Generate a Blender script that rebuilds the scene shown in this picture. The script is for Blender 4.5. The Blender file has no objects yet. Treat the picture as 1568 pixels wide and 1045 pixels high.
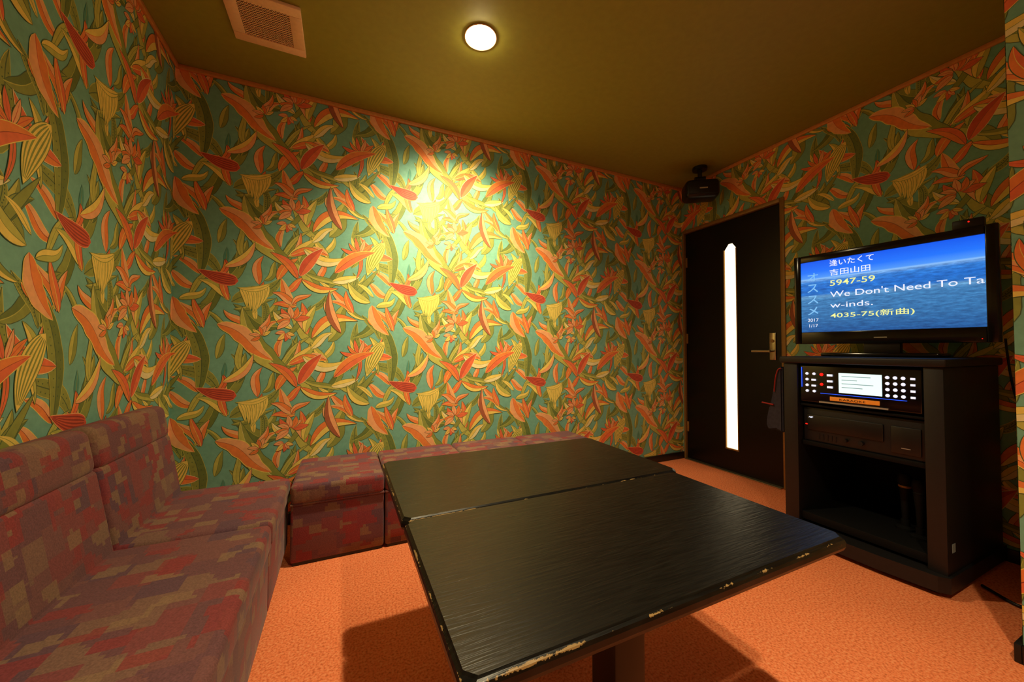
import bpy, bmesh, math, random
from mathutils import Vector, Matrix, Euler
random.seed(11)
scene = bpy.context.scene
try:
    scene.view_settings.view_transform = 'Standard'
    scene.view_settings.look = 'None'
except Exception: pass

def lin(c):
    return tuple(((x/255.0)/12.92 if x/255.0 <= .04045 else ((x/255.0+.055)/1.055)**2.4) for x in c)

# ------------------------------------------------------------ materials
def new_mat(name):
    m = bpy.data.materials.new(name); m.use_nodes = True
    nt = m.node_tree
    return m, nt, nt.nodes['Principled BSDF']

def mat(name, col, rough=.5, metal=0., noise=0., nscale=60, bump=0., emis=None, estr=0., spec=.5, coat=0., nolamp=False):
    m, nt, b = new_mat(name)
    c = lin(col)
    b.inputs['Base Color'].default_value = (*c, 1)
    b.inputs['Roughness'].default_value = rough
    b.inputs['Metallic'].default_value = metal
    b.inputs['Specular IOR Level'].default_value = spec
    b.inputs['Coat Weight'].default_value = coat
    if emis:
        b.inputs['Emission Color'].default_value = (*lin(emis), 1)
        b.inputs['Emission Strength'].default_value = estr
        if nolamp:
            try: m.cycles.emission_sampling = 'NONE'
            except Exception: pass
    tc = nt.nodes.new('ShaderNodeTexCoord')
    n = nt.nodes.new('ShaderNodeTexNoise'); n.inputs['Scale'].default_value = nscale
    n.inputs['Detail'].default_value = 4
    nt.links.new(tc.outputs['Object'], n.inputs['Vector'])
    if noise > 0:
        r = nt.nodes.new('ShaderNodeValToRGB')
        r.color_ramp.elements[0].position = .3; r.color_ramp.elements[1].position = .7
        r.color_ramp.elements[0].color = (*[x*(1-noise) for x in c], 1)
        r.color_ramp.elements[1].color = (*[min(1, x*(1+noise)) for x in c], 1)
        nt.links.new(n.outputs['Fac'], r.inputs['Fac'])
        nt.links.new(r.outputs['Color'], b.inputs['Base Color'])
    if bump > 0:
        bp = nt.nodes.new('ShaderNodeBump'); bp.inputs['Strength'].default_value = bump
        bp.inputs['Distance'].default_value = .002
        nt.links.new(n.outputs['Fac'], bp.inputs['Height'])
        nt.links.new(bp.outputs['Normal'], b.inputs['Normal'])
    return m

def wallpaper_mat():
    m, nt, b = new_mat('wallpaper')
    at = nt.nodes.new('ShaderNodeAttribute'); at.attribute_name = 'Col'
    tc = nt.nodes.new('ShaderNodeTexCoord')
    n = nt.nodes.new('ShaderNodeTexNoise'); n.inputs['Scale'].default_value = 45; n.inputs['Detail'].default_value = 5
    nt.links.new(tc.outputs['Object'], n.inputs['Vector'])
    mr = nt.nodes.new('ShaderNodeMapRange')
    mr.inputs['From Min'].default_value = .3; mr.inputs['From Max'].default_value = .7
    mr.inputs['To Min'].default_value = .9; mr.inputs['To Max'].default_value = 1.06
    nt.links.new(n.outputs['Fac'], mr.inputs['Value'])
    mx = nt.nodes.new('ShaderNodeMix'); mx.data_type = 'RGBA'; mx.blend_type = 'MULTIPLY'
    mx.inputs['Factor'].default_value = 1
    nt.links.new(at.outputs['Color'], mx.inputs['A'])
    nt.links.new(mr.outputs['Result'], mx.inputs['B'])
    nt.links.new(mx.outputs['Result'], b.inputs['Base Color'])
    b.inputs['Roughness'].default_value = .6
    b.inputs['Specular IOR Level'].default_value = .25
    return m

def carpet_mat():
    m, nt, b = new_mat('orange_carpet')
    tc = nt.nodes.new('ShaderNodeTexCoord')
    n = nt.nodes.new('ShaderNodeTexNoise'); n.inputs['Scale'].default_value = 130; n.inputs['Detail'].default_value = 3
    n2 = nt.nodes.new('ShaderNodeTexNoise'); n2.inputs['Scale'].default_value = 4
    nt.links.new(tc.outputs['Object'], n.inputs['Vector']); nt.links.new(tc.outputs['Object'], n2.inputs['Vector'])
    r = nt.nodes.new('ShaderNodeValToRGB')
    e = r.color_ramp.elements
    e[0].position = .3; e[0].color = (*lin((214, 112, 68)), 1)
    e[1].position = .7; e[1].color = (*lin((255, 172, 122)), 1)
    k = r.color_ramp.elements.new(.5); k.color = (*lin((252, 142, 92)), 1)
    nt.links.new(n.outputs['Fac'], r.inputs['Fac'])
    mr = nt.nodes.new('ShaderNodeMapRange'); mr.inputs['To Min'].default_value = .9; mr.inputs['To Max'].default_value = 1.06
    nt.links.new(n2.outputs['Fac'], mr.inputs['Value'])
    mx = nt.nodes.new('ShaderNodeMix'); mx.data_type = 'RGBA'; mx.blend_type = 'MULTIPLY'; mx.inputs['Factor'].default_value = 1
    nt.links.new(r.outputs['Color'], mx.inputs['A']); nt.links.new(mr.outputs['Result'], mx.inputs['B'])
    nt.links.new(mx.outputs['Result'], b.inputs['Base Color'])
    bp = nt.nodes.new('ShaderNodeBump'); bp.inputs['Strength'].default_value = .25; bp.inputs['Distance'].default_value = .0015
    nt.links.new(n.outputs['Fac'], bp.inputs['Height']); nt.links.new(bp.outputs['Normal'], b.inputs['Normal'])
    b.inputs['Roughness'].default_value = .95; b.inputs['Specular IOR Level'].default_value = .1
    return m

def fabric_mat():
    m, nt, b = new_mat('sofa_fabric')
    tc = nt.nodes.new('ShaderNodeTexCoord')
    def vor(scale, off, sc):
        mp = nt.nodes.new('ShaderNodeMapping'); mp.inputs['Scale'].default_value = sc; mp.inputs['Location'].default_value = off
        # snap to a weave grid so the block edges step like woven squares
        sn = nt.nodes.new('ShaderNodeVectorMath'); sn.operation = 'SNAP'; sn.inputs[1].default_value = (.013, .013, .013)
        ad = nt.nodes.new('ShaderNodeVectorMath'); ad.operation = 'ADD'; ad.inputs[1].default_value = (.0053, .0041, .0067)
        nt.links.new(tc.outputs['Object'], ad.inputs[0]); nt.links.new(ad.outputs[0], sn.inputs[0]); nt.links.new(sn.outputs[0], mp.inputs['Vector'])
        v = nt.nodes.new('ShaderNodeTexVoronoi'); v.distance = 'CHEBYCHEV'; v.inputs['Scale'].default_value = scale; v.inputs['Randomness'].default_value = .6
        nt.links.new(mp.outputs[0], v.inputs['Vector'])
        sp = nt.nodes.new('ShaderNodeSeparateColor'); nt.links.new(v.outputs['Color'], sp.inputs[0])
        return sp
    a = vor(13, (0, 0, 0), (1, 1.1, 1.1)); c = vor(16, (3.3, 1.7, 5.1), (.9, 1.5, 1.5))
    r = nt.nodes.new('ShaderNodeValToRGB'); r.color_ramp.interpolation = 'CONSTANT'
    e = r.color_ramp.elements
    e[0].position = 0; e[0].color = (*lin((112, 74, 80)), 1)
    e[1].position = .35; e[1].color = (*lin((122, 80, 80)), 1)
    for p, cc in ((.6, (130, 70, 72)), (.78, (102, 72, 84)), (.9, (128, 96, 84))):
        k = e.new(p); k.color = (*lin(cc), 1)
    nt.links.new(a.outputs[0], r.inputs['Fac'])
    r2 = nt.nodes.new('ShaderNodeValToRGB'); r2.color_ramp.interpolation = 'CONSTANT'
    e = r2.color_ramp.elements
    e[0].position = 0; e[0].color = (0, 0, 0, 1); e[1].position = .64; e[1].color = (.68, .68, .68, 1)
    nt.links.new(c.outputs[0], r2.inputs['Fac'])
    r3 = nt.nodes.new('ShaderNodeValToRGB'); r3.color_ramp.interpolation = 'CONSTANT'
    e = r3.color_ramp.elements
    e[0].position = 0; e[0].color = (*lin((144, 54, 56)), 1); e[1].position = .55; e[1].color = (*lin((142, 114, 88)), 1)
    nt.links.new(c.outputs[1], r3.inputs['Fac'])
    mx = nt.nodes.new('ShaderNodeMix'); mx.data_type = 'RGBA'
    nt.links.new(r2.outputs['Color'], mx.inputs['Factor']); nt.links.new(r.outputs['Color'], mx.inputs['A']); nt.links.new(r3.outputs['Color'], mx.inputs['B'])
    n = nt.nodes.new('ShaderNodeTexNoise'); n.inputs['Scale'].default_value = 260; n.inputs['Detail'].default_value = 2
    nt.links.new(tc.outputs['Object'], n.inputs['Vector'])
    mr = nt.nodes.new('ShaderNodeMapRange'); mr.inputs['From Min'].default_value = .3; mr.inputs['From Max'].default_value = .7
    mr.inputs['To Min'].default_value = .76; mr.inputs['To Max'].default_value = 1.15
    nt.links.new(n.outputs['Fac'], mr.inputs['Value'])
    m2 = nt.nodes.new('ShaderNodeMix'); m2.data_type = 'RGBA'; m2.blend_type = 'MULTIPLY'; m2.inputs['Factor'].default_value = 1
    nt.links.new(mx.outputs['Result'], m2.inputs['A']); nt.links.new(mr.outputs['Result'], m2.inputs['B'])
    nt.links.new(m2.outputs['Result'], b.inputs['Base Color'])
    bp = nt.nodes.new('ShaderNodeBump'); bp.inputs['Strength'].default_value = .35; bp.inputs['Distance'].default_value = .0015
    nt.links.new(n.outputs['Fac'], bp.inputs['Height']); nt.links.new(bp.outputs['Normal'], b.inputs['Normal'])
    b.inputs['Roughness'].default_value = .85; b.inputs['Specular IOR Level'].default_value = .2
    b.inputs['Sheen Weight'].default_value = .1
    return m

def tabletop_mat(hx, hy):
    """black stained wood grain, finish rubbed off in a thin broken line along the rim"""
    m, nt, b = new_mat('black_stained_wood')
    tc = nt.nodes.new('ShaderNodeTexCoord')
    mp = nt.nodes.new('ShaderNodeMapping'); mp.inputs['Scale'].default_value = (4, 60, 4)
    nt.links.new(tc.outputs['Object'], mp.inputs['Vector'])
    n = nt.nodes.new('ShaderNodeTexNoise'); n.inputs['Scale'].default_value = 3; n.inputs['Detail'].default_value = 8
    n.inputs['Distortion'].default_value = .6
    nt.links.new(mp.outputs['Vector'], n.inputs['Vector'])
    r = nt.nodes.new('ShaderNodeValToRGB'); e = r.color_ramp.elements
    e[0].position = .35; e[0].color = (*lin((9, 9, 8)), 1); e[1].position = .75; e[1].color = (*lin((30, 29, 26)), 1)
    nt.links.new(n.outputs['Fac'], r.inputs['Fac'])
    sp = nt.nodes.new('ShaderNodeSeparateXYZ'); nt.links.new(tc.outputs['Object'], sp.inputs[0])
    def M(op, a, bb=None):
        q = nt.nodes.new('ShaderNodeMath'); q.operation = op
        for i, v in enumerate((a, bb)):
            if v is None: continue
            if isinstance(v, (int, float)): q.inputs[i].default_value = v
            else: nt.links.new(v, q.inputs[i])
        return q.outputs[0]
    dx = M('SUBTRACT', hx, M('ABSOLUTE', sp.outputs[0])); dy = M('SUBTRACT', hy, M('ABSOLUTE', sp.outputs[1]))
    d = M('MINIMUM', dx, dy)
    cn = nt.nodes.new('ShaderNodeTexNoise'); cn.inputs['Scale'].default_value = 9; cn.inputs['Detail'].default_value = 12
    cn.inputs['Roughness'].default_value = .75
    nt.links.new(tc.outputs['Object'], cn.inputs['Vector'])
    amt = M('MAXIMUM', M('SUBTRACT', cn.outputs['Fac'], .48), 0)
    near = M('LESS_THAN', d, M('MINIMUM', M('MULTIPLY', amt, .05), .005))
    zb = M('ADD', -.003, M('MULTIPLY', amt, -.05))
    rim = M('MULTIPLY', near, M('GREATER_THAN', sp.outputs[2], M('MAXIMUM', zb, -.009)))
    mx = nt.nodes.new('ShaderNodeMix'); mx.data_type = 'RGBA'
    nt.links.new(rim, mx.inputs['Factor']); nt.links.new(r.outputs['Color'], mx.inputs['A'])
    mx.inputs['B'].default_value = (*lin((166, 136, 88)), 1)
    nt.links.new(mx.outputs['Result'], b.inputs['Base Color'])
    bp = nt.nodes.new('ShaderNodeBump'); bp.inputs['Strength'].default_value = .35; bp.inputs['Distance'].default_value = .002
    nt.links.new(n.outputs['Fac'], bp.inputs['Height']); nt.links.new(bp.outputs['Normal'], b.inputs['Normal'])
    rr = nt.nodes.new('ShaderNodeMapRange'); rr.inputs['To Min'].default_value = .38; rr.inputs['To Max'].default_value = .22
    nt.links.new(n.outputs['Fac'], rr.inputs['Value']); nt.links.new(rr.outputs['Result'], b.inputs['Roughness'])
    b.inputs['Specular IOR Level'].default_value = .27
    return m

def screen_mat(z0, h):
    m, nt, b = new_mat('tv_sea_picture')
    tc = nt.nodes.new('ShaderNodeTexCoord')
    sp = nt.nodes.new('ShaderNodeSeparateXYZ'); nt.links.new(tc.outputs['Object'], sp.inputs[0])
    mp = nt.nodes.new('ShaderNodeMapping'); mp.inputs['Scale'].default_value = (7, 7, 34)
    nt.links.new(tc.outputs['Object'], mp.inputs['Vector'])
    n = nt.nodes.new('ShaderNodeTexNoise'); n.inputs['Scale'].default_value = 3.2; n.inputs['Detail'].default_value = 10
    n.inputs['Roughness'].default_value = .7
    nt.links.new(mp.outputs['Vector'], n.inputs['Vector'])
    mr = nt.nodes.new('ShaderNodeMapRange'); mr.inputs['From Min'].default_value = z0; mr.inputs['From Max'].default_value = z0+h
    nt.links.new(sp.outputs[2], mr.inputs['Value'])
    r = nt.nodes.new('ShaderNodeValToRGB'); e = r.color_ramp.elements
    e[0].position = 0; e[0].color = (*lin((30, 84, 146)), 1)
    e[1].position = 1; e[1].color = (*lin((14, 84, 222)), 1)
    for p, c in ((.2, (50, 110, 166)), (.45, (62, 124, 178)), (.5, (96, 150, 196)), (.53, (36, 108, 190)), (.62, (34, 108, 198)), (.70, (50, 124, 208)), (.735, (110, 160, 218)), (.75, (130, 178, 232)), (.765, (74, 142, 232)), (.85, (30, 110, 236))):
        k = e.new(p); k.color = (*lin(c), 1)
    nt.links.new(mr.outputs['Result'], r.inputs['Fac'])
    r2 = nt.nodes.new('ShaderNodeValToRGB'); e = r2.color_ramp.elements
    e[0].position = .38; e[0].color = (.6, .6, .65, 1); e[1].position = .72; e[1].color = (1.7, 1.6, 1.4, 1)
    k = e.new(.55); k.color = (1, 1, 1, 1)
    nt.links.new(n.outputs['Fac'], r2.inputs['Fac'])
    lt = nt.nodes.new('ShaderNodeMath'); lt.operation = 'LESS_THAN'; lt.inputs[1].default_value = .74
    nt.links.new(mr.outputs['Result'], lt.inputs[0])
    mx = nt.nodes.new('ShaderNodeMix'); mx.data_type = 'RGBA'; mx.blend_type = 'MULTIPLY'
    nt.links.new(lt.outputs[0], mx.inputs['Factor']); nt.links.new(r.outputs['Color'], mx.inputs['A']); nt.links.new(r2.outputs['Color'], mx.inputs['B'])
    nt.links.new(mx.outputs['Result'], b.inputs['Emission Color']); b.inputs['Emission Strength'].default_value = 1.2
    b.inputs['Base Color'].default_value = (.01, .01, .01, 1); b.inputs['Roughness'].default_value = .3
    return m

WP = wallpaper_mat(); CARPET = carpet_mat(); FAB = fabric_mat()
CEIL = mat('ceiling_paint', (148, 146, 56), .6, noise=.05, nscale=30, bump=.1)
BLACK = mat('black_plastic', (18, 18, 20), .4, noise=.1)
MATTE = mat('matte_black', (10, 10, 11), .7, noise=.1, spec=.2)
GLOSS = mat('gloss_black', (9, 9, 11), .15, noise=.1)
RACK = mat('rack_black_laminate', (24, 23, 26), .5, noise=.15, bump=.1)
DARKG = mat('dark_grey_metal', (30, 31, 35), .42, metal=.2, noise=.1)
DOORM = mat('door_black', (9, 9, 10), .35, noise=.15, nscale=12, spec=.35)
BRASS = mat('door_frame_bronze', (150, 116, 62), .4, metal=.3, noise=.1)
CROWN = mat('crown_trim_paint', (214, 144, 78), .5, noise=.1)
BASEB = mat('baseboard_black', (22, 20, 18), .45, noise=.2)
STEEL = mat('handle_steel', (190, 180, 150), .25, metal=.9, noise=.05)
VENT = mat('vent_plastic', (244, 204, 168), .5, noise=.05)
VENTD = mat('vent_shadow', (96, 74, 40), .7, noise=.1)
GLOWDOOR = mat('frosted_glass_lit', (250, 240, 210), .4, noise=.02, emis=(255, 236, 190), estr=2.2)
BULB = mat('bulb_glow', (255, 250, 230), .3, noise=.01, emis=(255, 230, 180), estr=90)
WHITEE = mat('white_led', (230, 235, 240), .4, noise=.02, emis=(225, 235, 255), estr=.9, nolamp=True)
DISP = mat('lcd_lit', (200, 230, 230), .3, noise=.03, nscale=90, emis=(205, 240, 238), estr=1.1)
BLUEE = mat('blue_led', (30, 60, 255), .3, noise=.02, emis=(40, 90, 255), estr=1.3, nolamp=True)
REDE = mat('red_led', (255, 30, 30), .3, noise=.02, emis=(255, 30, 20), estr=1.2, nolamp=True)
ORGE = mat('orange_strip', (220, 130, 40), .3, noise=.1, emis=(230, 130, 40), estr=.35, nolamp=True)
SILV = mat('silver_slot', (200, 200, 195), .3, metal=.5, noise=.03)
YEL = mat('text_yellow', (230, 235, 150), .5, noise=.02, emis=(225, 235, 150), estr=1.0, nolamp=True)
CYA = mat('text_cyan', (120, 190, 255), .5, noise=.02, emis=(120, 190, 250), estr=.9, nolamp=True)
WHT = mat('text_white', (230, 240, 255), .5, noise=.02, emis=(220, 232, 255), estr=1.0, nolamp=True)
TXB = mat('lcd_text', (120, 150, 160), .5, noise=.02, emis=(120, 160, 175), estr=.5, nolamp=True)
POUCH = mat('pouch_grey', (44, 44, 58), .9, noise=.2, bump=.3)
REDP = mat('red_plastic', (150, 20, 20), .4, noise=.1)
CAB = mat('yellow_cable', (170, 160, 60), .5, noise=.1)
CABB = mat('black_cable', (14, 14, 14), .5, noise=.1)
STICK = mat('sticker', (150, 170, 180), .5, noise=.1)

# ------------------------------------------------------------ mesh helpers
def empty(name, loc=(0, 0, 0), rz=0):
    o = bpy.data.objects.new(name, None); scene.collection.objects.link(o)
    o.location = loc; o.rotation_euler = (0, 0, rz); o.empty_display_size = .1
    return o

def link(name, me, m, parent=None, smooth=False):
    o = bpy.data.objects.new(name, me); scene.collection.objects.link(o)
    if m: me.materials.append(m)
    if smooth:
        for p in me.polygons: p.use_smooth = True
        try:
            me.set_sharp_from_angle(angle=math.radians(40))
        except Exception: pass
    if parent: o.parent = parent
    return o

def bm_box(bm, lo, hi, bev=0, seg=2, M=None):
    r = bmesh.ops.create_cube(bm, size=1)
    vs = r['verts']
    for v in vs:
        v.co = Vector([(lo[i]+hi[i])/2 + v.co[i]*(hi[i]-lo[i]) for i in range(3)])
    if bev > 0:
        es = list({e for v in vs for e in v.link_edges})
        r2 = bmesh.ops.bevel(bm, geom=es, offset=bev, segments=seg, affect='EDGES', profile=.5)
        vs = list({v for v in r2['verts']} | {v for v in vs if v.is_valid})
    if M is not None:
        vs = [v for v in vs if v.is_valid]
        bmesh.ops.transform(bm, matrix=M, verts=vs)
    return vs

def box(name, lo, hi, m, parent=None, bev=0, seg=2, M=None):
    bm = bmesh.new(); bm_box(bm, lo, hi, bev, seg, M)
    me = bpy.data.meshes.new(name); bm.to_mesh(me); bm.free()
    return link(name, me, m, parent, smooth=bev > 0)

def boxes(name, lst, m, parent=None, bev=0, seg=2):
    bm = bmesh.new()
    for lo, hi in lst: bm_box(bm, lo, hi, bev, seg)
    me = bpy.data.meshes.new(name); bm.to_mesh(me); bm.free()
    return link(name, me, m, parent, smooth=bev > 0)

def cyl(name, p0, p1, r0, m, parent=None, r1=None, seg=24):
    p0, p1 = Vector(p0), Vector(p1); d = p1-p0
    bm = bmesh.new()
    bmesh.ops.create_cone(bm, cap_ends=True, segments=seg, radius1=r0, radius2=r0 if r1 is None else r1, depth=d.length)
    M = Matrix.Translation((p0+p1)/2) @ d.to_track_quat('Z', 'Y').to_matrix().to_4x4()
    bmesh.ops.transform(bm, matrix=M, verts=bm.verts)
    me = bpy.data.meshes.new(name); bm.to_mesh(me); bm.free()
    return link(name, me, m, parent, smooth=True)

def lathe(name, prof, loc, m, parent=None, seg=40):
    vs, fs = [], []
    n = len(prof)
    for i in range(seg):
        a = 2*math.pi*i/seg
        for r, z in prof: vs.append((loc[0]+r*math.cos(a), loc[1]+r*math.sin(a), loc[2]+z))
    for i in range(seg):
        j = (i+1) % seg
        for k in range(n-1): fs.append((i*n+k, j*n+k, j*n+k+1, i*n+k+1))
    me = bpy.data.meshes.new(name); me.from_pydata(vs, [], fs)
    return link(name, me, m, parent, smooth=True)

def tube(name, pts, r, m, parent=None):
    cu = bpy.data.curves.new(name, 'CURVE'); cu.dimensions = '3D'; cu.bevel_depth = r; cu.bevel_resolution = 3
    s = cu.splines.new('NURBS'); s.points.add(len(pts)-1)
    for i, p in enumerate(pts): s.points[i].co = (*p, 1)
    s.use_endpoint_u = True; s.order_u = 4
    o = bpy.data.objects.new(name, cu); scene.collection.objects.link(o)
    dg = bpy.context.evaluated_depsgraph_get()
    me = bpy.data.meshes.new_from_object(o.evaluated_get(dg))
    bpy.data.objects.remove(o)
    me.materials.clear()
    return link(name, me, m, parent, smooth=True)

def text(name, s, x0, x1, z0, z1, y, m, parent, fat=.006):
    """flat lettering facing local -Y fitted to the box x0..x1, z0..z1"""
    cu = bpy.data.curves.new(name, 'FONT'); cu.body = s; cu.offset = fat
    o = bpy.data.objects.new(name, cu); scene.collection.objects.link(o)
    dg = bpy.context.evaluated_depsgraph_get()
    me = bpy.data.meshes.new_from_object(o.evaluated_get(dg))
    bpy.data.objects.remove(o)
    me.materials.clear()
    if not me.vertices: return None
    xs = [v.co.x for v in me.vertices]; ys = [v.co.y for v in me.vertices]
    a, b_, c, d = min(xs), max(xs), min(ys), max(ys)
    for v in me.vertices:
        v.co = Vector((x0+(v.co.x-a)/(b_-a)*(x1-x0), y, z0+(v.co.y-c)/(d-c)*(z1-z0)))
    return link(name, me, m, parent)

# ------------------------------------------------------------ room dims
XL, XR, YB, YF, H = -.81, 2.87, 2.48, -1.5, 2.5
XC, YC = 1.98, .420     # projecting wall corner

# ------------------------------------------------------------ wallpaper pattern
TW, TH = .97, .63
C = dict(teal=(122, 178, 158), dteal=(88, 150, 132), olive=(146, 154, 76), dolive=(112, 128, 66), lime=(194, 190, 94),
         yel=(244, 216, 110), pale=(242, 228, 168), org=(240, 138, 72), peach=(246, 178, 122), red=(214, 92, 66),
         dred=(160, 66, 52), coral=(236, 118, 76), brown=(172, 100, 70), dk=(84, 104, 68))
C = {k: (*lin(v), 1) for k, v in C.items()}
polys = []
layer = [130]

def spine(base, tip, bend, n, s=0.):
    b, t = Vector(base), Vector(tip); d = t-b; L = d.length
    nr = Vector((-d.y, d.x)).normalized()
    P = [b+d*(i/n)+nr*L*(bend*math.sin(math.pi*i/n)+s*math.sin(2*math.pi*i/n)) for i in range(n+1)]
    N = []
    for i in range(n+1):
        q = P[min(n, i+1)]-P[max(0, i-1)]
        N.append(Vector((-q.y, q.x)).normalized())
    return P, N, L

def add(pts, col, ly): polys.append(([(p[0], p[1]) for p in pts], col, ly))

def strip(P, N, wl, wr, col, ly):
    for i in range(len(P)-1):
        add([P[i]+N[i]*wl[i], P[i]-N[i]*wr[i], P[i+1]-N[i+1]*wr[i+1], P[i+1]+N[i+1]*wl[i+1]], col, ly)

def leaf(base, tip, W, bend, c1, c2=None, out='dk', kind='T', wave=0., vc=None, n=14, ow=.0024, p=.8, s=0.):
    P, N, L = spine(base, tip, bend, n, s)
    w = [W/2*max(0, math.sin(math.pi*(i/n)**p))**.85*(1+wave*math.sin(i/n*math.pi*7)) for i in range(n+1)]
    l0 = layer[0]; layer[0] += 3
    if out:
        wo = [x+ow for x in w]; wo[0] = ow*.5; wo[-1] = 0
        PP = list(P); PP[-1] = P[-1]+(P[-1]-P[-2])*.25
        strip(PP, N, wo, wo, C[out], l0)
    z = [0]*(n+1)
    if c2:
        strip(P, N, w, z, C[c1], l0+1); strip(P, N, z, w, C[c2], l0+1)
    else: strip(P, N, w, w, C[c1], l0+1)
    vc = vc or out or 'dk'
    if kind in 'TV':
        r = [.0014*(1-.7*i/n) for i in range(n+1)]
        strip(P, N, r, r, C[vc], l0+2)
    if kind == 'S':
        for c in (-.72, -.36, 0, .36, .72):
            A = [P[i]+N[i]*w[i]*c for i in range(n+1)]
            r = [w[i]*.07+.0004 for i in range(n+1)]
            strip(A[1:-1], N[1:-1], r[1:-1], r[1:-1], C[vc], l0+2)
    if kind == 'G':
        r = [.0016]*(n+1); strip(P, N, r, r, C[vc], l0+2)
        for k in range(3, n-2):
            for sg in (-.5, .5):
                c = P[k]+N[k]*w[k]*(sg+random.uniform(-.15, .15)); rr = .0026
                add([c+Vector((rr*math.cos(a*math.pi/3), rr*math.sin(a*math.pi/3))) for a in range(6)], C[vc], l0+2)

def fingers(base, tip, c1, out, n=6, spread=1, ln=.09, w=.018):
    b, t = Vector(base), Vector(tip); d = t-b
    for i in range(n):
        f = i/(n-1); o = b+d*f
        ang = -math.pi/2 + (f-.5)*.5*spread
        l = ln*(1-.5*abs(f-.45))
        leaf(o, o+Vector((math.cos(ang), math.sin(ang)))*l, w, .06, c1, None, out, 'T', vc=out, n=8, ow=.0022, p=.7)
    leaf(b-d*.1, t+d*.1, w*1.1, .12, c1, None, out, 'T', n=8)

def cluster(c, r, cols, out='dk', n=7, a0=0.3, span=4.6, w=.35):
    c = Vector(c)
    for i in range(n):
        a = a0+span*i/(n-1); rr = r*random.uniform(.75, 1.1)
        d = Vector((math.cos(a), math.sin(a)))
        k = cols[i % len(cols)]
        leaf(c+d*rr*.12, c+d*rr, rr*w, random.uniform(-.12, .12), k, None, out, 'T', vc='red' if k != 'red' else 'dred', n=8, ow=.0022)

def spray(c, a, n, L, styles, spread=.5, w=.2):
    """several long leaves rising from one stem"""
    c = Vector(c)
    order = list(range(n)); random.shuffle(order)
    for i in order:
        f = (i-(n-1)/2)
        ang = a+f*spread+random.uniform(-.1, .1)
        l = L*random.uniform(.75, 1.1)*(1-.08*abs(f))
        st = styles[i % len(styles)]
        leaf(c+Vector((random.uniform(-.012, .012), random.uniform(-.012, .012))), c+Vector((math.cos(ang), math.sin(ang)))*l, l*w*random.uniform(.8, 1.25),
             -f*.10+random.uniform(-.05, .05), st[0], st[1], st[2], st[3], vc=st[4], n=16, s=random.uniform(-.05, .05))

def pp(x, y):  # pattern-drawing units to metres
    return ((x-610)*.0046, (440-y)*.0042)

def place(num, acc=None):
    acc = acc if acc is not None else []
    out = []
    for _ in range(num):
        best = None
        for _k in range(25):
            c = (random.random()*TW, random.random()*TH)
            dm = 9
            for q in acc:
                dx = abs(c[0]-q[0]); dx = min(dx, TW-dx); dy = abs(c[1]-q[1]); dy = min(dy, TH-dy)
                dm = min(dm, dx*dx+dy*dy)
            if best is None or dm > best[0]: best = (dm, c)
        acc.append(best[1]); out.append(best[1])
    return out

def rleaf(c, L, W, ang, *a, **k):
    d = Vector((math.cos(ang), math.sin(ang)))*L/2
    leaf(Vector(c)-d, Vector(c)+d, W, random.uniform(-.16, .16), *a, s=random.uniform(-.06, .06), **k)

GR = [('olive', 'dolive', 'dk', 'T', 'lime'), ('lime', 'olive', 'dk', 'T', 'dolive'), ('olive', None, 'lime', 'G', 'dk'), ('dolive', 'olive', 'dk', 'T', 'lime')]
OR = [('org', 'coral', 'dk', 'T', 'yel'), ('peach', 'org', 'dk', 'T', 'red'), ('yel', 'lime', 'dolive', 'T', 'olive'), ('org', 'peach', 'yel', 'T', 'dred')]
for i, c in enumerate(place(14)):
    st = random.choice(GR)
    rleaf(c, random.uniform(.22, .32), random.uniform(.05, .08), random.choice([1.0, 2.1, 1.3, 2.5, .6])+random.uniform(-.25, .25),
          st[0], st[1], st[2], st[3], wave=.05, vc=st[4])
for i, c in enumerate(place(5)):
    spray(c, random.uniform(.9, 2.2), 3, .19, GR, .45, .24)
for i, c in enumerate(place(10)):
    rleaf(c, random.uniform(.2, .28), random.uniform(.022, .034), random.choice([1.0, 2.2, 1.4, 1.8, 2.6, .5])+random.uniform(-.2, .2),
          random.choice(['lime', 'yel', 'lime', 'olive']), random.choice([None, 'olive', 'lime']), 'dk', 'T', vc='olive', n=16)
for i, c in enumerate(place(8)):
    rleaf(c, random.uniform(.08, .13), random.uniform(.016, .026), random.uniform(.5, 2.6), random.choice(['lime', 'dteal', 'yel', 'yel']), None, None, 'T', vc='olive')
for i, c in enumerate(place(9)):
    random.shuffle(OR)
    spray(c, random.choice([1.1, 1.9, .7, 2.4])+random.uniform(-.2, .2), random.choice([2, 2, 3]), .175, OR, .5, .24)
for i, c in enumerate(place(12)):
    k = i % 6
    ang = random.choice([.75, 1.1, 2.2, 2.5, 1.9, .4])+random.uniform(-.2, .2)
    if random.random() < .35: ang += math.pi
    L = random.uniform(.12, .18)
    if k in (0, 1): rleaf(c, L, L*.27, ang, 'org', random.choice(['peach', None, 'coral']), 'dk', 'T', vc='yel')
    elif k in (2, 3): rleaf(c, L, L*.27, ang, 'yel', random.choice(['pale', 'lime']), 'dolive', 'T', vc='olive')
    elif k == 4: rleaf(c, L*.9, L*.22, ang, 'coral', 'org', 'dk', 'T', vc='dred')
    else: rleaf(c, L, L*.24, ang, 'peach', 'org', 'dk', 'T', vc='dred')

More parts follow.
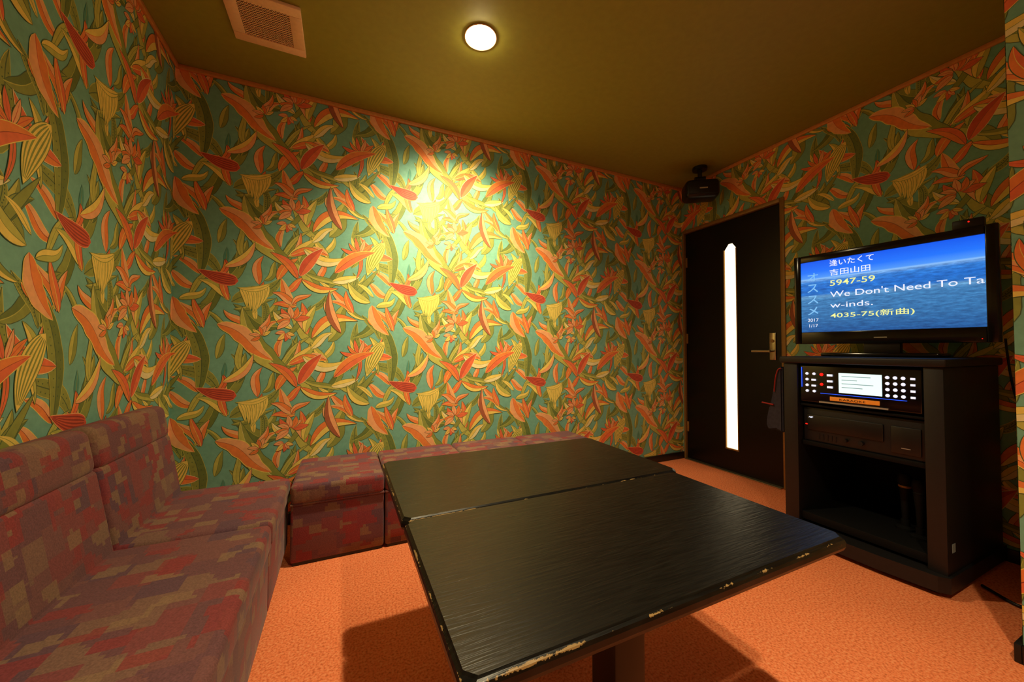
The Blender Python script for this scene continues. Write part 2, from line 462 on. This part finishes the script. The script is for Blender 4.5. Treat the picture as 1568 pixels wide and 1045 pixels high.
# hero motifs
leaf(pp(690, 570), pp(640, 480), .10, .12, 'lime', 'olive', 'dk', 'T', .08, vc='pale', n=20)
leaf(pp(600, 590), pp(575, 480), .065, -.12, 'olive', 'dolive', 'lime', 'G', .05, vc='dk', n=18)
leaf(pp(616, 503), pp(672, 550), .08, .05, 'peach', 'org', 'yel', 'T', .08, vc='brown', n=20, ow=.004, s=.04)
leaf(pp(602, 548), pp(560, 520), .055, .18, 'org', 'coral', 'pale', 'T', vc='brown')
fingers(pp(666, 448), pp(638, 454), 'yel', 'olive', 6, 1.1, .16, .024)
leaf(pp(636, 446), pp(597, 434), .065, .06, 'red', None, 'peach', 'S', vc='dred', n=14, p=.6)
leaf(pp(622, 428), pp(652, 392), .045, -.15, 'yel', 'peach', 'dk', 'T', vc='org')
cluster(pp(692, 495), .085, ['coral', 'peach', 'org', 'peach'], 'dk', 8, .2, 3.6, .36)
cluster(pp(686, 512), .06, ['peach', 'yel', 'coral'], 'brown', 5, 3.3, 2.6, .38)
leaf(pp(714, 520), pp(768, 494), .06, .24, 'org', 'yel', 'dk', 'T', vc='red', n=18)
leaf(pp(704, 545), pp(756, 552), .055, -.22, 'yel', 'pale', 'dolive', 'T', vc='olive', n=18)
leaf(pp(700, 434), pp(726, 392), .06, .05, 'red', 'coral', 'pale', 'T', vc='brown')
leaf(pp(698, 438), pp(668, 404), .045, -.12, 'org', 'coral', 'dk', 'T', vc='brown')
leaf(pp(702, 438), pp(744, 448), .045, -.16, 'org', 'yel', 'dk', 'T', vc='dred')
cluster(pp(770, 395), .11, ['coral', 'org', 'peach', 'coral', 'org'], 'dk', 6, .2, 2.7, .22)
leaf(pp(770, 392), pp(766, 432), .02, .1, 'coral', None, 'dk', 'T')
leaf(pp(802, 374), pp(780, 426), .08, -.06, 'yel', None, 'dolive', 'S', vc='olive', n=14)
leaf(pp(748, 512), pp(734, 452), .05, .1, 'brown', 'peach', 'dk', 'T', vc='dred', n=16)
leaf(pp(786, 470), pp(808, 514), .07, -.12, 'org', 'peach', 'yel', 'T', .06, vc='red', n=18)
leaf(pp(784, 466), pp(756, 438), .05, .15, 'yel', 'lime', 'dk', 'T', vc='olive')
cluster(pp(660, 368), .065, ['yel', 'peach', 'org'], 'dk', 6, .6, 3.0, .34)
leaf(pp(740, 576), pp(790, 540), .06, .1, 'org', 'coral', 'yel', 'T', vc='dred', n=16)
NL = layer[0]

# fill only the biggest bare patches with leaves lying underneath everything else
GX, GZ = 97, 63
cov = [[False]*GZ for _ in range(GX)]
def mark(ps):
    for q, _, _ in ps:
        x0 = min(p[0] for p in q)*100; x1 = max(p[0] for p in q)*100; z0 = min(p[1] for p in q)*100; z1 = max(p[1] for p in q)*100
        for i in range(math.ceil(x0-.5), math.floor(x1-.5)+1):
            for j in range(math.ceil(z0-.5), math.floor(z1-.5)+1): cov[i % GX][j % GZ] = True
mark(polys)
layer[0] = 1
for it in range(40):
    best = (0, None)
    for i in range(0, GX, 2):
        for j in range(0, GZ, 2):
            if cov[i][j]: continue
            r = 1
            while r < 9:
                if any(cov[(i+a) % GX][(j+b) % GZ] for a, b in ((r, 0), (-r, 0), (0, r), (0, -r), (r*7//10, r*7//10), (-r*7//10, r*7//10), (r*7//10, -(r*7//10)), (-(r*7//10), -(r*7//10)))): break
                r += 1
            if r > best[0]: best = (r, (i, j))
    if best[0] < 4: break
    k0 = len(polys)
    cx, cz = (best[1][0]+.5)/100, (best[1][1]+.5)/100
    L = random.uniform(.08, .12)+best[0]*.006
    st = random.choice(GR+OR+OR)
    rleaf((cx, cz), L, L*.26, random.choice([.9, 1.3, 2.0, 2.4])+random.uniform(-.2, .2), st[0], st[1], st[2], st[3], vc=st[4])
    mark(polys[k0:])

def clip(poly, x0, x1, z0, z1):
    for ax, val, sgn in ((0, x0, 1), (0, x1, -1), (1, z0, 1), (1, z1, -1)):
        out = []
        for i in range(len(poly)):
            a, b = poly[i-1], poly[i]
            ia = (a[ax]-val)*sgn >= 0; ib = (b[ax]-val)*sgn >= 0
            if ia != ib:
                t = (val-a[ax])/(b[ax]-a[ax]); out.append((a[0]+(b[0]-a[0])*t, a[1]+(b[1]-a[1])*t))
            if ib: out.append(b)
        poly = out
        if len(poly) < 3: return None
    return poly

PB = [(min(p[0] for p in q), max(p[0] for p in q), min(p[1] for p in q), max(p[1] for p in q)) for q, _, _ in polys]
OX, OZ = .325, 1.40
EPS = .0000035
def wall(name, rects, fn, solid):
    """rects in (s,z); fn(s,z,off)->xyz; solid: list of boxes behind"""
    V, F, K = [], [], []
    for lo, hi in solid:
        b = len(V)
        for x in (lo[0], hi[0]):
            for y in (lo[1], hi[1]):
                for z in (lo[2], hi[2]): V.append((x, y, z))
        for f in ((0, 1, 3, 2), (4, 6, 7, 5), (0, 4, 5, 1), (2, 3, 7, 6), (0, 2, 6, 4), (1, 5, 7, 3)):
            F.append(tuple(b+i for i in f)); K.append(C['teal'])
    for x0, x1, z0, z1 in rects:
        i0 = math.floor((x0-OX-TW*1.6)/TW); i1 = math.ceil((x1-OX+TW*.8)/TW)
        j0 = math.floor((z0-OZ-TH*1.2)/TH); j1 = math.ceil((z1-OZ+TH*1.2)/TH)
        for i in range(i0, i1+1):
            for j in range(j0, j1+1):
                dx = OX+i*TW; dz = OZ+j*TH
                for (q, col, ly), bb in zip(polys, PB):
                    a, b_, c, d = bb[0]+dx, bb[1]+dx, bb[2]+dz, bb[3]+dz
                    if b_ <= x0 or a >= x1 or d <= z0 or c >= z1: continue
                    pts = [(p[0]+dx, p[1]+dz) for p in q]
                    if a < x0 or b_ > x1 or c < z0 or d > z1:
                        pts = clip(pts, x0, x1, z0, z1)
                        if not pts: continue
                    k = len(V)
                    for p in pts: V.append(fn(p[0], p[1], ly*EPS))
                    F.append(tuple(range(k, k+len(pts)))); K.append(col)
    me = bpy.data.meshes.new(name); me.from_pydata(V, [], F)
    at = me.attributes.new('Col', 'FLOAT_COLOR', 'FACE')
    flat = [x for c in K for x in c]
    at.data.foreach_set('color', flat)
    return link(name, me, WP)

T = .1
DY0, DY1, DZ = 1.61, 2.455, 2.08
wall('wall_back', [(XL, XR, 0, H)], lambda s, z, o: (s, YB-o, z), [((XL-T, YB, 0), (XR+T, YB+T, H))])
wall('wall_left', [(XL-(YB-YF), XL, 0, H)], lambda s, z, o: (XL+o, YB+(s-XL), z), [((XL-T, YF, 0), (XL, YB, H))])
wall('wall_right', [(XR+(YB-DY0), XR+(YB-YC), 0, H), (XR, XR+(YB-DY0), DZ, H)], lambda s, z, o: (XR-o, YB-(s-XR), z),
     [((XR, YC, 0), (XR+T, DY0, H)), ((XR, DY0, DZ), (XR+T, YB, H)), ((XR, DY1, 0), (XR+T, YB, DZ))])
wall('wall_alcove', [(0, XR-XC, 0, H)], lambda s, z, o: (XR-s, YC+o, z), [((XC+.1, YC-.1, 0), (XR+T, YC, H))])
wall('wall_right_near', [(0, YC-YF, 0, H)], lambda s, z, o: (XC-o, YC-s, z), [((XC, YF, 0), (XC+.1, YC, H))])
wall('wall_front', [(0, XC-XL, 0, H)], lambda s, z, o: (XC-s, YF+o, z), [((XL, YF-T, 0), (XC+T, YF, H))])
box('floor', (XL-T, YF-T, -.1), (XR+T, YB+T, 0), CARPET)
box('ceiling', (XL-T, YF-T, H), (XR+T, YB+T, H+.1), CEIL)

# trims
cw = .014; ch = .026
box('trim_1', (XL, YB-cw, H-ch), (XR, YB, H), CROWN, bev=.004)
box('trim_2', (XL, YF, H-ch), (XL+cw, YB-cw, H), CROWN, bev=.004)
box('trim_3', (XR-cw, YC, H-ch), (XR, YB-cw, H), CROWN, bev=.004)
box('baseboard_back', (XL, YB-.016, 0), (XR, YB, .06), BASEB, bev=.003)
box('baseboard_left', (XL, YF, 0), (XL+.016, YB-.016, .06), BASEB, bev=.003)
box('baseboard_right', (XR-.016, YC+.016, 0), (XR, DY0-.03, .06), BASEB, bev=.003)
box('baseboard_alcove', (XC-.016, YC, 0), (XR, YC+.016, .06), BASEB, bev=.003)
box('baseboard_right_near', (XC-.016, YF, 0), (XC, YC, .06), BASEB, bev=.003)

# ------------------------------------------------------------ door
d = empty('door_1')
gy0, gy1, gz0, gz1 = 1.963, 2.066, .19, 1.82
dl, dr = DY0+.02, DY1-.01
bx0, bx1 = XR+.012, XR+.05
boxes('door_leaf', [((bx0, dl, .012), (bx1, gy0, DZ-.025)), ((bx0, gy1, .012), (bx1, dr, DZ-.025)),
                    ((bx0, gy0, .012), (bx1, gy1, gz0)), ((bx0, gy0, gz1+.045), (bx1, gy1, DZ-.025))], DOORM, d)
gm = (gy0+gy1)/2
me = bpy.data.meshes.new('glazing')
me.from_pydata([(bx0+.008, gy0, gz0), (bx0+.008, gy1, gz0), (bx0+.008, gy1, gz1), (bx0+.008, gm+.018, gz1+.045), (bx0+.008, gm-.018, gz1+.045), (bx0+.008, gy0, gz1)], [], [(0, 1, 2, 3, 4, 5)])
link('glazing', me, GLOWDOOR, d)
me = bpy.data.meshes.new('glazing_head')
me.from_pydata([(bx0, gy1, gz1), (bx0, gy1, gz1+.046), (bx0, gm+.018, gz1+.046), (bx0, gy0, gz1), (bx0, gy0, gz1+.046), (bx0, gm-.018, gz1+.046)], [], [(0, 1, 2), (3, 4, 5)])
link('glazing_head', me, DOORM, d)
boxes('glazing_bead', [((bx0-.006, gy0-.006, gz0-.008), (bx0+.006, gy0+.002, gz1)), ((bx0-.006, gy1-.002, gz0-.008), (bx0+.006, gy1+.006, gz1)),
                       ((bx0-.006, gy0, gz0-.008), (bx0+.006, gy1, gz0+.003))], BRASS, d)
boxes('frame', [((XR-.010, DY0-.018, 0), (XR+.06, DY0+.012, DZ+.014)), ((XR-.010, DY1-.008, 0), (XR+.06, DY1+.010, DZ+.014)),
                ((XR-.010, DY0+.012, DZ-.016), (XR+.06, DY1-.008, DZ+.014))], BRASS, d, bev=.003)
box('threshold', (XR-.03, DY0+.02, 0), (XR+.05, DY1-.01, .01), STEEL, d, bev=.003)
hy = 1.69
box('handle_plate', (bx0-.008, hy-.022, .92), (bx0, hy+.022, 1.12), STEEL, d, bev=.003)
cyl('handle_spindle', (bx0, hy, .985), (bx0-.05, hy, .985), .010, STEEL, d)
cyl('handle_lever', (bx0-.05, hy-.008, .985), (bx0-.05, hy+.125, .985), .009, STEEL, d)
cyl('keyhole', (bx0-.004, hy, 1.06), (bx0-.014, hy, 1.06), .012, BRASS, d)
boxes('hinges', [((bx0-.008, dr-.02, z), (bx0, dr, z+.09)) for z in (.25, 1.05, 1.75)], BRASS, d, bev=.002)

# ------------------------------------------------------------ sofa
s = empty('corner_sofa')
XF = -.235
ybs = [2.12, 1.59, .53, -.53, -1.3]
for k in range(4):
    y1, y0 = ybs[k]-.0015, ybs[k+1]+.0015
    box('base_%d' % (k+1), (XL+.03, y0, .05), (XF, y1, .285), FAB, s, bev=.012, seg=3)
    box('seat_cushion_%d' % (k+1), (XL+.06, y0, .28), (XF+.01, y1, .375), FAB, s, bev=.022, seg=5)
    Mt = Matrix.Translation((XL+.16, 0, .37)) @ Matrix.Rotation(math.radians(-10), 4, 'Y')
    box('back_cushion_%d' % (k+1), (-.085, y0, -.02), (.01, y1, .265), FAB, s, bev=.02, seg=5, M=Mt)
    box('head_roll_%d' % (k+1), (-.095, y0, .25), (.014, y1, .395), FAB, s, bev=.032, seg=6, M=Mt)
    box('back_panel_%d' % (k+1), (XL+.022, y0+.01, .05), (XL+.055, y1-.01, .72), FAB, s, bev=.01)
    for yy in (y0+.05, y1-.09):
        box('foot_%d' % (k+1), (XF-.08, yy, 0), (XF-.03, yy+.04, .055), BLACK, s)

xs = [-.215, .2, .665, 1.13, 1.6]
for k in range(4):
    o = empty('ottoman')
    x0, x1 = xs[k]+.003, xs[k+1]-.003
    box('body', (x0, 1.985, .012), (x1, 2.45, .285), FAB, o, bev=.012, seg=3)
    box('cushion', (x0-.001, 1.975, .278), (x1+.001, 2.455, .372), FAB, o, bev=.022, seg=5)
    box('piping', (x0-.001, 1.978, .276), (x1+.001, 2.452, .286), FAB, o, bev=.003)
    boxes('plinth', [((x0+.01, 1.99, 0), (x1-.01, 2.44, .02))], BLACK, o)

# ------------------------------------------------------------ tables
def table(x0, x1, y0, y1, top, dz=0):
    cx, cy = (x0+x1)/2, (y0+y1)/2; hx, hy_ = (x1-x0)/2, (y1-y0)/2
    o = empty('low_table', (cx, cy, 0))
    th = .034; ck = .016
    def ring(ins, z):
        a, b = hx-ins, hy_-ins; c = ck
        return [(a, -b+c, z), (a, b-c, z), (a-c, b, z), (-a+c, b, z), (-a, b-c, z), (-a, -b+c, z), (-a+c, -b, z), (a-c, -b, z)]
    prof = [(.012, -th), (.003, -th+.004), (0, -th+.012), (0, -.012), (.002, -.006), (.006, -.003), (.0085, 0)]
    V, F = [], []
    for ins, z in prof: V += ring(ins, z)
    for k in range(len(prof)-1):
        for i in range(8):
            j = (i+1) % 8; F.append((k*8+i, k*8+j, (k+1)*8+j, (k+1)*8+i))
    F.append(tuple(range(7, -1, -1))); F.append(tuple((len(prof)-1)*8+i for i in range(8)))
    me = bpy.data.meshes.new('top'); me.from_pydata(V, [], F)
    t = link('top', me, tabletop_mat(hx, hy_), o); t.location = (0, 0, top)
    box('apron', (-hx+.12, -hy_+.1, top-th-.03), (hx-.12, hy_-.1, top-th), BLACK, o, bev=.004)
    box('column', (-.045, -.045, .03), (.045, .045, top-th-.02), BLACK, o, bev=.008)
    box('foot_bar', (-.26, -.035, 0), (.26, .035, .035), BLACK, o, bev=.008)
    box('foot_cross', (-.035, -.2, 0), (.035, .2, .033), BLACK, o, bev=.008)
    return o
table(.142, 1.065, .464, .968, .57)
table(.140, 1.105, .974, 1.516, .567)

# ------------------------------------------------------------ AV rack (local: x to viewer right, -y to viewer)
c = empty('av_rack_cabinet', (2.53, .95, 0), math.radians(-90))
W2 = .302
boxes('side_panels', [((-W2, -.31, .05), (-W2+.07, .30, .925)), ((W2-.06, -.31, .05), (W2, .30, .925))], RACK, c, bev=.006)
box('top_board', (-W2-.012, -.325, .925), (W2+.012, .31, .96), RACK, c, bev=.008, seg=3)
box('back_panel', (-W2+.06, .27, .06), (W2-.05, .29, .93), MATTE, c)
boxes('shelves', [((-W2+.06, -.28, .492), (W2-.05, .28, .515)), ((-W2+.06, -.29, .70), (W2-.05, .28, .712)), ((-W2+.06, -.29, .10), (W2-.05, .28, .14))], MATTE, c, bev=.003)
V = []
pl = [(-W2-.0, .30), (-W2-.0, -.27), (-W2+.05, -.33), (-.1, -.365), (.1, -.365), (W2-.02, -.345), (W2+.01, -.32), (W2+.01, .30)]
for z in (.022, .085): V += [(x, y, z) for x, y in pl]
n = len(pl)
F = [tuple(range(n-1, -1, -1)), tuple(range(n, 2*n))]+[(i, (i+1) % n, n+(i+1) % n, n+i) for i in range(n)]
me = bpy.data.meshes.new('plinth'); me.from_pydata(V, [], F); link('plinth', me, RACK, c)
for i, (x, y) in enumerate(((-.25, -.28), (.25, -.28), (-.25, .25), (.25, .25))):
    cyl('castor_%d' % i, (x, y, 0), (x, y, .03), .025, BLACK, c)
box('sticker', (W2, -.27, .17), (W2+.001, -.24, .205), STICK, c)
for q_, (x, y) in enumerate(((.10, -.08), (.17, -.14))):
    lathe('mic_holder_%d' % q_, [(0, 0), (.035, 0), (.035, .012), (.016, .02), (.016, .05), (0, .05)], (x, y, .14), MATTE, c, 24)
    lathe('mic_handle_%d' % q_, [(0, .0), (.012, .0), (.015, .08), (.021, .15), (.021, .155)], (x, y, .185), MATTE, c, 24)
    lathe('mic_band_%d' % q_, [(.0215, .155), (.023, .157), (.023, .163), (.0215, .165)], (x, y, .185), BRASS if q_ == 0 else MATTE, c, 24)
    lathe('mic_grille_%d' % q_, [(.0215, .165), (.027, .185), (.026, .205), (.017, .22), (0, .224)], (x, y, .185), MATTE, c, 24)

k = empty('karaoke_player', (2.53, .95, 0), math.radians(-90))
px0, px1 = -W2+.075, W2-.064
box('chassis', (px0, -.25, .7125), (px1, .2, .918), BLACK, k, bev=.004)
box('fascia', (px0, -.30, .722), (px1, -.25, .916), GLOSS, k, bev=.008, seg=3)
fy = -.3015
box('display', (-.052, fy-.003, .785), (.108, fy+.004, .882), DISP, k)
boxes('display_rows', [((-.04, fy-.0035, .865-.018*i), (-.04+[.11, .06, .12, .08][i], fy-.003, .868-.018*i)) for i in range(4)], TXB, k)
btn = []
for i in range(3):
    for j in range(4): btn.append((.127+i*.026, .872-j*.027))
bm = bmesh.new()
def disc(bm, x, z, r, y, dy=.005):
    q = bmesh.ops.create_cone(bm, cap_ends=True, segments=14, radius1=r, radius2=r*.85, depth=dy)
    bmesh.ops.transform(bm, matrix=Matrix.Translation((x, y, z)) @ Matrix.Rotation(math.pi/2, 4, 'X'), verts=q['verts'])
for x, z in btn: disc(bm, x, z, .0075, fy-.002)
for j in range(4): disc(bm, -.19, .872-j*.03, .007, fy-.002)
for j in (0, 3): disc(bm, -.158, .872-j*.03, .007, fy-.002)
me = bpy.data.meshes.new('buttons'); bm.to_mesh(me); bm.free(); link('buttons', me, WHITEE, k)
bm = bmesh.new()
for j in range(3): bm_box(bm, (-.10, fy-.005, .863-j*.03), (-.078, fy, .873-j*.03))
for j in range(4): bm_box(bm, (.203, fy-.005, .867-j*.027), (.217, fy, .876-j*.027))
for j in (1, 2): bm_box(bm, (-.168, fy-.005, .866-j*.03), (-.15, fy, .875-j*.03))
me = bpy.data.meshes.new('key_blocks'); bm.to_mesh(me); bm.free(); link('key_blocks', me, WHITEE, k)
bm = bmesh.new()
disc(bm, -.125, .87, .008, fy-.002); disc(bm, -.125, .82, .007, fy-.002)
me = bpy.data.meshes.new('red_keys'); bm.to_mesh(me); bm.free(); link('red_keys', me, REDE, k)
boxes('blue_line', [((px0+.012, fy-.003, .80), (px0+.014, fy, .905)), ((-.13, fy-.003, .7735), (.19, fy, .7755))], BLUEE, k)
box('info_strip', (-.09, fy-.003, .742), (.1, fy, .762), ORGE, k, bev=.001)
text('label', 'KARAOKE', -.05, .05, .746, .756, fy-.004, BLACK, k)
box('disc_slot', (-.135, fy-.006, .7265), (.13, fy, .7335), SILV, k)

a = empty('amplifier', (2.53, .95, 0), math.radians(-90))
box('chassis', (px0, -.27, .5155), (px1, .2, .692), DARKG, a, bev=.006)
box('drawer', (px0+.02, -.278, .575), (.10, -.268, .655), BLACK, a, bev=.004)
box('door_flap', (.125, -.278, .535), (px1-.015, -.268, .655), BLACK, a, bev=.004)
text('mark', 'AMP', px0+.03, px0+.05, .638, .646, -.2795, WHT, a)
box('lamp_red', (px0+.014, -.2795, .60), (px0+.024, -.277, .606), REDE, a, bev=.001)
cyl('knob', (.02, -.268, .55), (.02, -.288, .55), .010, DARKG, a)
cyl('knob_2', (-.04, -.268, .55), (-.04, -.288, .55), .008, BLACK, a)
boxes('vent_slots', [((-.16+i*.018, -.272, .53), (-.152+i*.018, -.269, .56)) for i in range(5)], BLACK, a)
box('tag', (.16, -.2795, .56), (.19, -.277, .563), SILV, a)

# cloth bag hanging on the far side of the rack
h = empty('hanging_pouch')
pts = [(0, .905), (.028, .89), (.042, .82), (.06, .72), (.086, .62), (.092, .56), (.075, .535), (.035, .545), (0, .53)]
bm = bmesh.new()
vf = [bm.verts.new((2.235, 1.267+p[0], p[1])) for p in pts]
f = bm.faces.new(vf)
ex = bmesh.ops.extrude_face_region(bm, geom=[f])
bmesh.ops.translate(bm, vec=(.05, 0, 0), verts=[v for v in ex['geom'] if isinstance(v, bmesh.types.BMVert)])
bmesh.ops.recalc_face_normals(bm, faces=bm.faces)
bmesh.ops.bevel(bm, geom=list(bm.edges), offset=.008, segments=2, affect='EDGES')
me = bpy.data.meshes.new('pouch_body'); bm.to_mesh(me); bm.free(); link('pouch_body', me, POUCH, h, True)
cyl('hook', (2.27, 1.2655, .88), (2.27, 1.29, .88), .006, SILV, h)
tube('cord', [(2.236, 1.272, .89), (2.228, 1.285, .90), (2.224, 1.297, .86), (2.228, 1.305, .76)], .003, REDP, h)
cyl('toggle', (2.228, 1.31, .685), (2.231, 1.375, .69), .004, REDP, h)

# ------------------------------------------------------------ TV
tang = math.atan2(-.99, .129)
t = empty('flat_screen_television', (2.56, .966, 0), tang)
sw, sz0, sz1 = .345, 1.10, 1.515
ow, oz0, oz1 = .378, 1.03, 1.555
yf = 0.0
boxes('bezel', [((-ow, yf-.012, oz0), (-sw, yf+.03, oz1)), ((sw, yf-.012, oz0), (ow+.006, yf+.03, oz1)),
                ((-sw, yf-.012, sz1), (sw, yf+.03, oz1)), ((-sw, yf-.012, oz0), (sw, yf+.03, sz0))], GLOSS, t, bev=.004)
box('case', (-ow+.004, yf+.006, oz0+.006), (ow-.004, yf+.06, oz1-.006), BLACK, t, bev=.01)
box('rear_bulge', (-.25, yf+.05, oz0+.06), (.25, yf+.10, oz1-.08), BLACK, t, bev=.02)
me = bpy.data.meshes.new('screen'); me.from_pydata([(-sw, yf-.004, sz0), (sw, yf-.004, sz0), (sw, yf-.004, sz1), (-sw, yf-.004, sz1)], [], [(0, 1, 2, 3)])
link('screen', me, screen_mat(sz0, sz1-sz0), t)
box('stand_neck', (-.07, yf+.0, .975), (.07, yf+.05, oz0+.02), BLACK, t, bev=.005)
box('stand_foot', (-.22, yf-.12, .9605), (.22, yf+.14, .98), GLOSS, t, bev=.008)
box('bottom_mark', (-.025, yf-.0135, 1.059), (.025, yf-.012, 1.0645), SILV, t)
box('power_light', (.33, yf-.0135, 1.045), (.333, yf-.012, 1.048), REDE, t)
SW = 2*sw; SH = sz1-sz0; ty = yf-.0055
def T_(nm, st, s0, s1, f, m_, hh=.038, fat=.006):
    zc = sz1-f*SH
    text(nm, st, -sw+s0*SW, -sw+s1*SW, zc-hh/2, zc+hh/2, ty, m_, t, fat)
T_('title_1', '逢いたくて', .2, .47, .06, WHT, .036)
T_('artist_1', '吉田山田', .2, .45, .19, WHT, .036)
T_('number_1', '5947-59', .2, .475, .335, YEL, .032)
T_('title_2', "We Don't Need To Ta", .2, .995, .49, WHT, .034, 0)
T_('artist_2', 'w-inds.', .2, .46, .64, WHT, .030, 0)
T_('number_2', '4035-75(新曲)', .2, .68, .785, YEL, .038)
for i, ch_ in enumerate('オススメ'):
    zc = sz1-(.22+i*.16)*SH
    text('kana_%d' % i, ch_, -sw+.045*SW, -sw+.12*SW, zc-.024, zc+.024, ty, CYA, t)
T_('year', '2017', .045, .12, .83, WHT, .018, 0)
T_('date', '1/17', .055, .115, .91, WHT, .018, 0)

sb = empty('sensor_box', (2.56, .966, 0), tang)
box('case', (.25, .0, oz1), (.345, .05, oz1+.042), BLACK, sb, bev=.005)
cyl('led', (.30, .003, oz1+.028), (.30, -.003, oz1+.028), .003, REDE, sb)

# cables
tube('wall_cable', [(2.85, .60, 1.05), (2.85, .60, .80), (2.845, .585, .70), (2.85, .555, .62), (2.85, .535, .52), (2.85, .53, .40), (2.85, .56, .30), (2.85, .6, .2)], .004, CAB)
tube('wall_cable', [(2.85, .63, 1.05), (2.85, .615, .74), (2.845, .56, .66), (2.85, .54, .58), (2.85, .50, .52), (2.85, .47, .50)], .004, CABB)
tube('floor_cable', [(2.45, .62, .008), (2.40, .55, .008), (2.36, .50, .008), (2.45, .47, .008), (2.55, .53, .008), (2.65, .5, .008), (2.75, .52, .008), (2.84, .55, .008)], .006, CABB)

# ------------------------------------------------------------ ceiling speaker
sp = empty('ceiling_speaker', (2.67, 2.12, 0), math.radians(-35))
cyl('mount_plate', (0, 0, 2.5), (0, 0, 2.475), .055, BLACK, sp)
cyl('mount_stem', (0, 0, 2.48), (0, 0, 2.38), .016, BLACK, sp)
cyl('knuckle', (-.04, 0, 2.40), (.04, 0, 2.40), .022, BLACK, sp)
box('cabinet', (-.13, -.09, 2.225), (.13, .08, 2.375), BLACK, sp, bev=.04, seg=5)
box('grille', (-.108, -.096, 2.25), (.108, -.086, 2.35), BLACK, sp, bev=.004)
box('badge', (-.03, -.099, 2.287), (.03, -.095, 2.297), SILV, sp)
box('bracket', (-.05, -.02, 2.36), (.05, .02, 2.385), BLACK, sp, bev=.004)

# ------------------------------------------------------------ ceiling vent
v = empty('ceiling_vent', (-.33, 1.985, 0))
q = .148; zt = H; zb = H-.016; iq = .098
boxes('frame', [((-q, -q, zb), (q, -iq, zt)), ((-q, iq, zb), (q, q, zt)), ((-q, -iq, zb), (-iq, iq, zt)), ((iq, -iq, zb), (q, iq, zt))], VENT, v, bev=.004)
box('recess', (-iq, -iq, H-.002), (iq, iq, H), VENTD, v)
boxes('louvres', [((-iq, -iq+i*.0131, zb+.003), (iq, -iq+i*.0131+.006, zb+.006)) for i in range(15)] +
      [((-iq+i*.0131, -iq, zb+.003), (-iq+i*.0131+.004, iq, zb+.005)) for i in range(15)], VENT, v)

# ------------------------------------------------------------ downlights
LC = (1, .81, .48)
def spot(o, loc, power, ang, blend, aim=None):
    l = bpy.data.lights.new('lamp', 'SPOT'); l.energy = power; l.color = LC
    l.spot_size = math.radians(ang); l.spot_blend = blend; l.shadow_soft_size = .03
    lo = bpy.data.objects.new('lamp', l); scene.collection.objects.link(lo); lo.parent = o
    lo.location = loc
    if aim is not None:
        lo.rotation_euler = Vector(aim).to_track_quat('-Z', 'Y').to_euler()
def downlight(x, y, power, ang, blend):
    o = empty('ceiling_downlight', (x, y, 0))
    lathe('trim_ring', [(.066, 0), (.076, 0), (.078, -.003), (.075, -.005), (.067, -.004), (.064, -.001)], (0, 0, H), VENT, o)
    lathe('bulb', [(0, -.026), (.024, -.024), (.044, -.017), (.057, -.009), (.064, 0)], (0, 0, H), BULB, o)
    spot(o, (0, 0, H-.07), power, ang, blend)
    return o
o = downlight(.59, 1.657, 75, 138, .9)
# reflector lamp: its beam leans onto the back wall
spot(o, (0, .03, H-.08), 52, 74, .75, (.14, .82, -.76))
spot(o, (0, .03, H-.08), 115, 104, 1.0, (.08, .74, -1.05))
downlight(.60, -.25, 120, 112, .9)

w = bpy.data.worlds.new('World'); scene.world = w; w.use_nodes = True
w.node_tree.nodes['Background'].inputs[0].default_value = (.02, .015, .01, 1)
w.node_tree.nodes['Background'].inputs[1].default_value = .1

# ------------------------------------------------------------ camera
cd = bpy.data.cameras.new('camera'); cd.lens = 13.06; cd.sensor_width = 36; cd.clip_start = .02
co = bpy.data.objects.new('camera', cd); scene.collection.objects.link(co)
co.location = (0, 0, 1.0)
co.rotation_euler = (math.radians(91.25), 0, math.radians(-24.5))
scene.camera = co
print('polys per tile', len(polys), 'layers', NL)
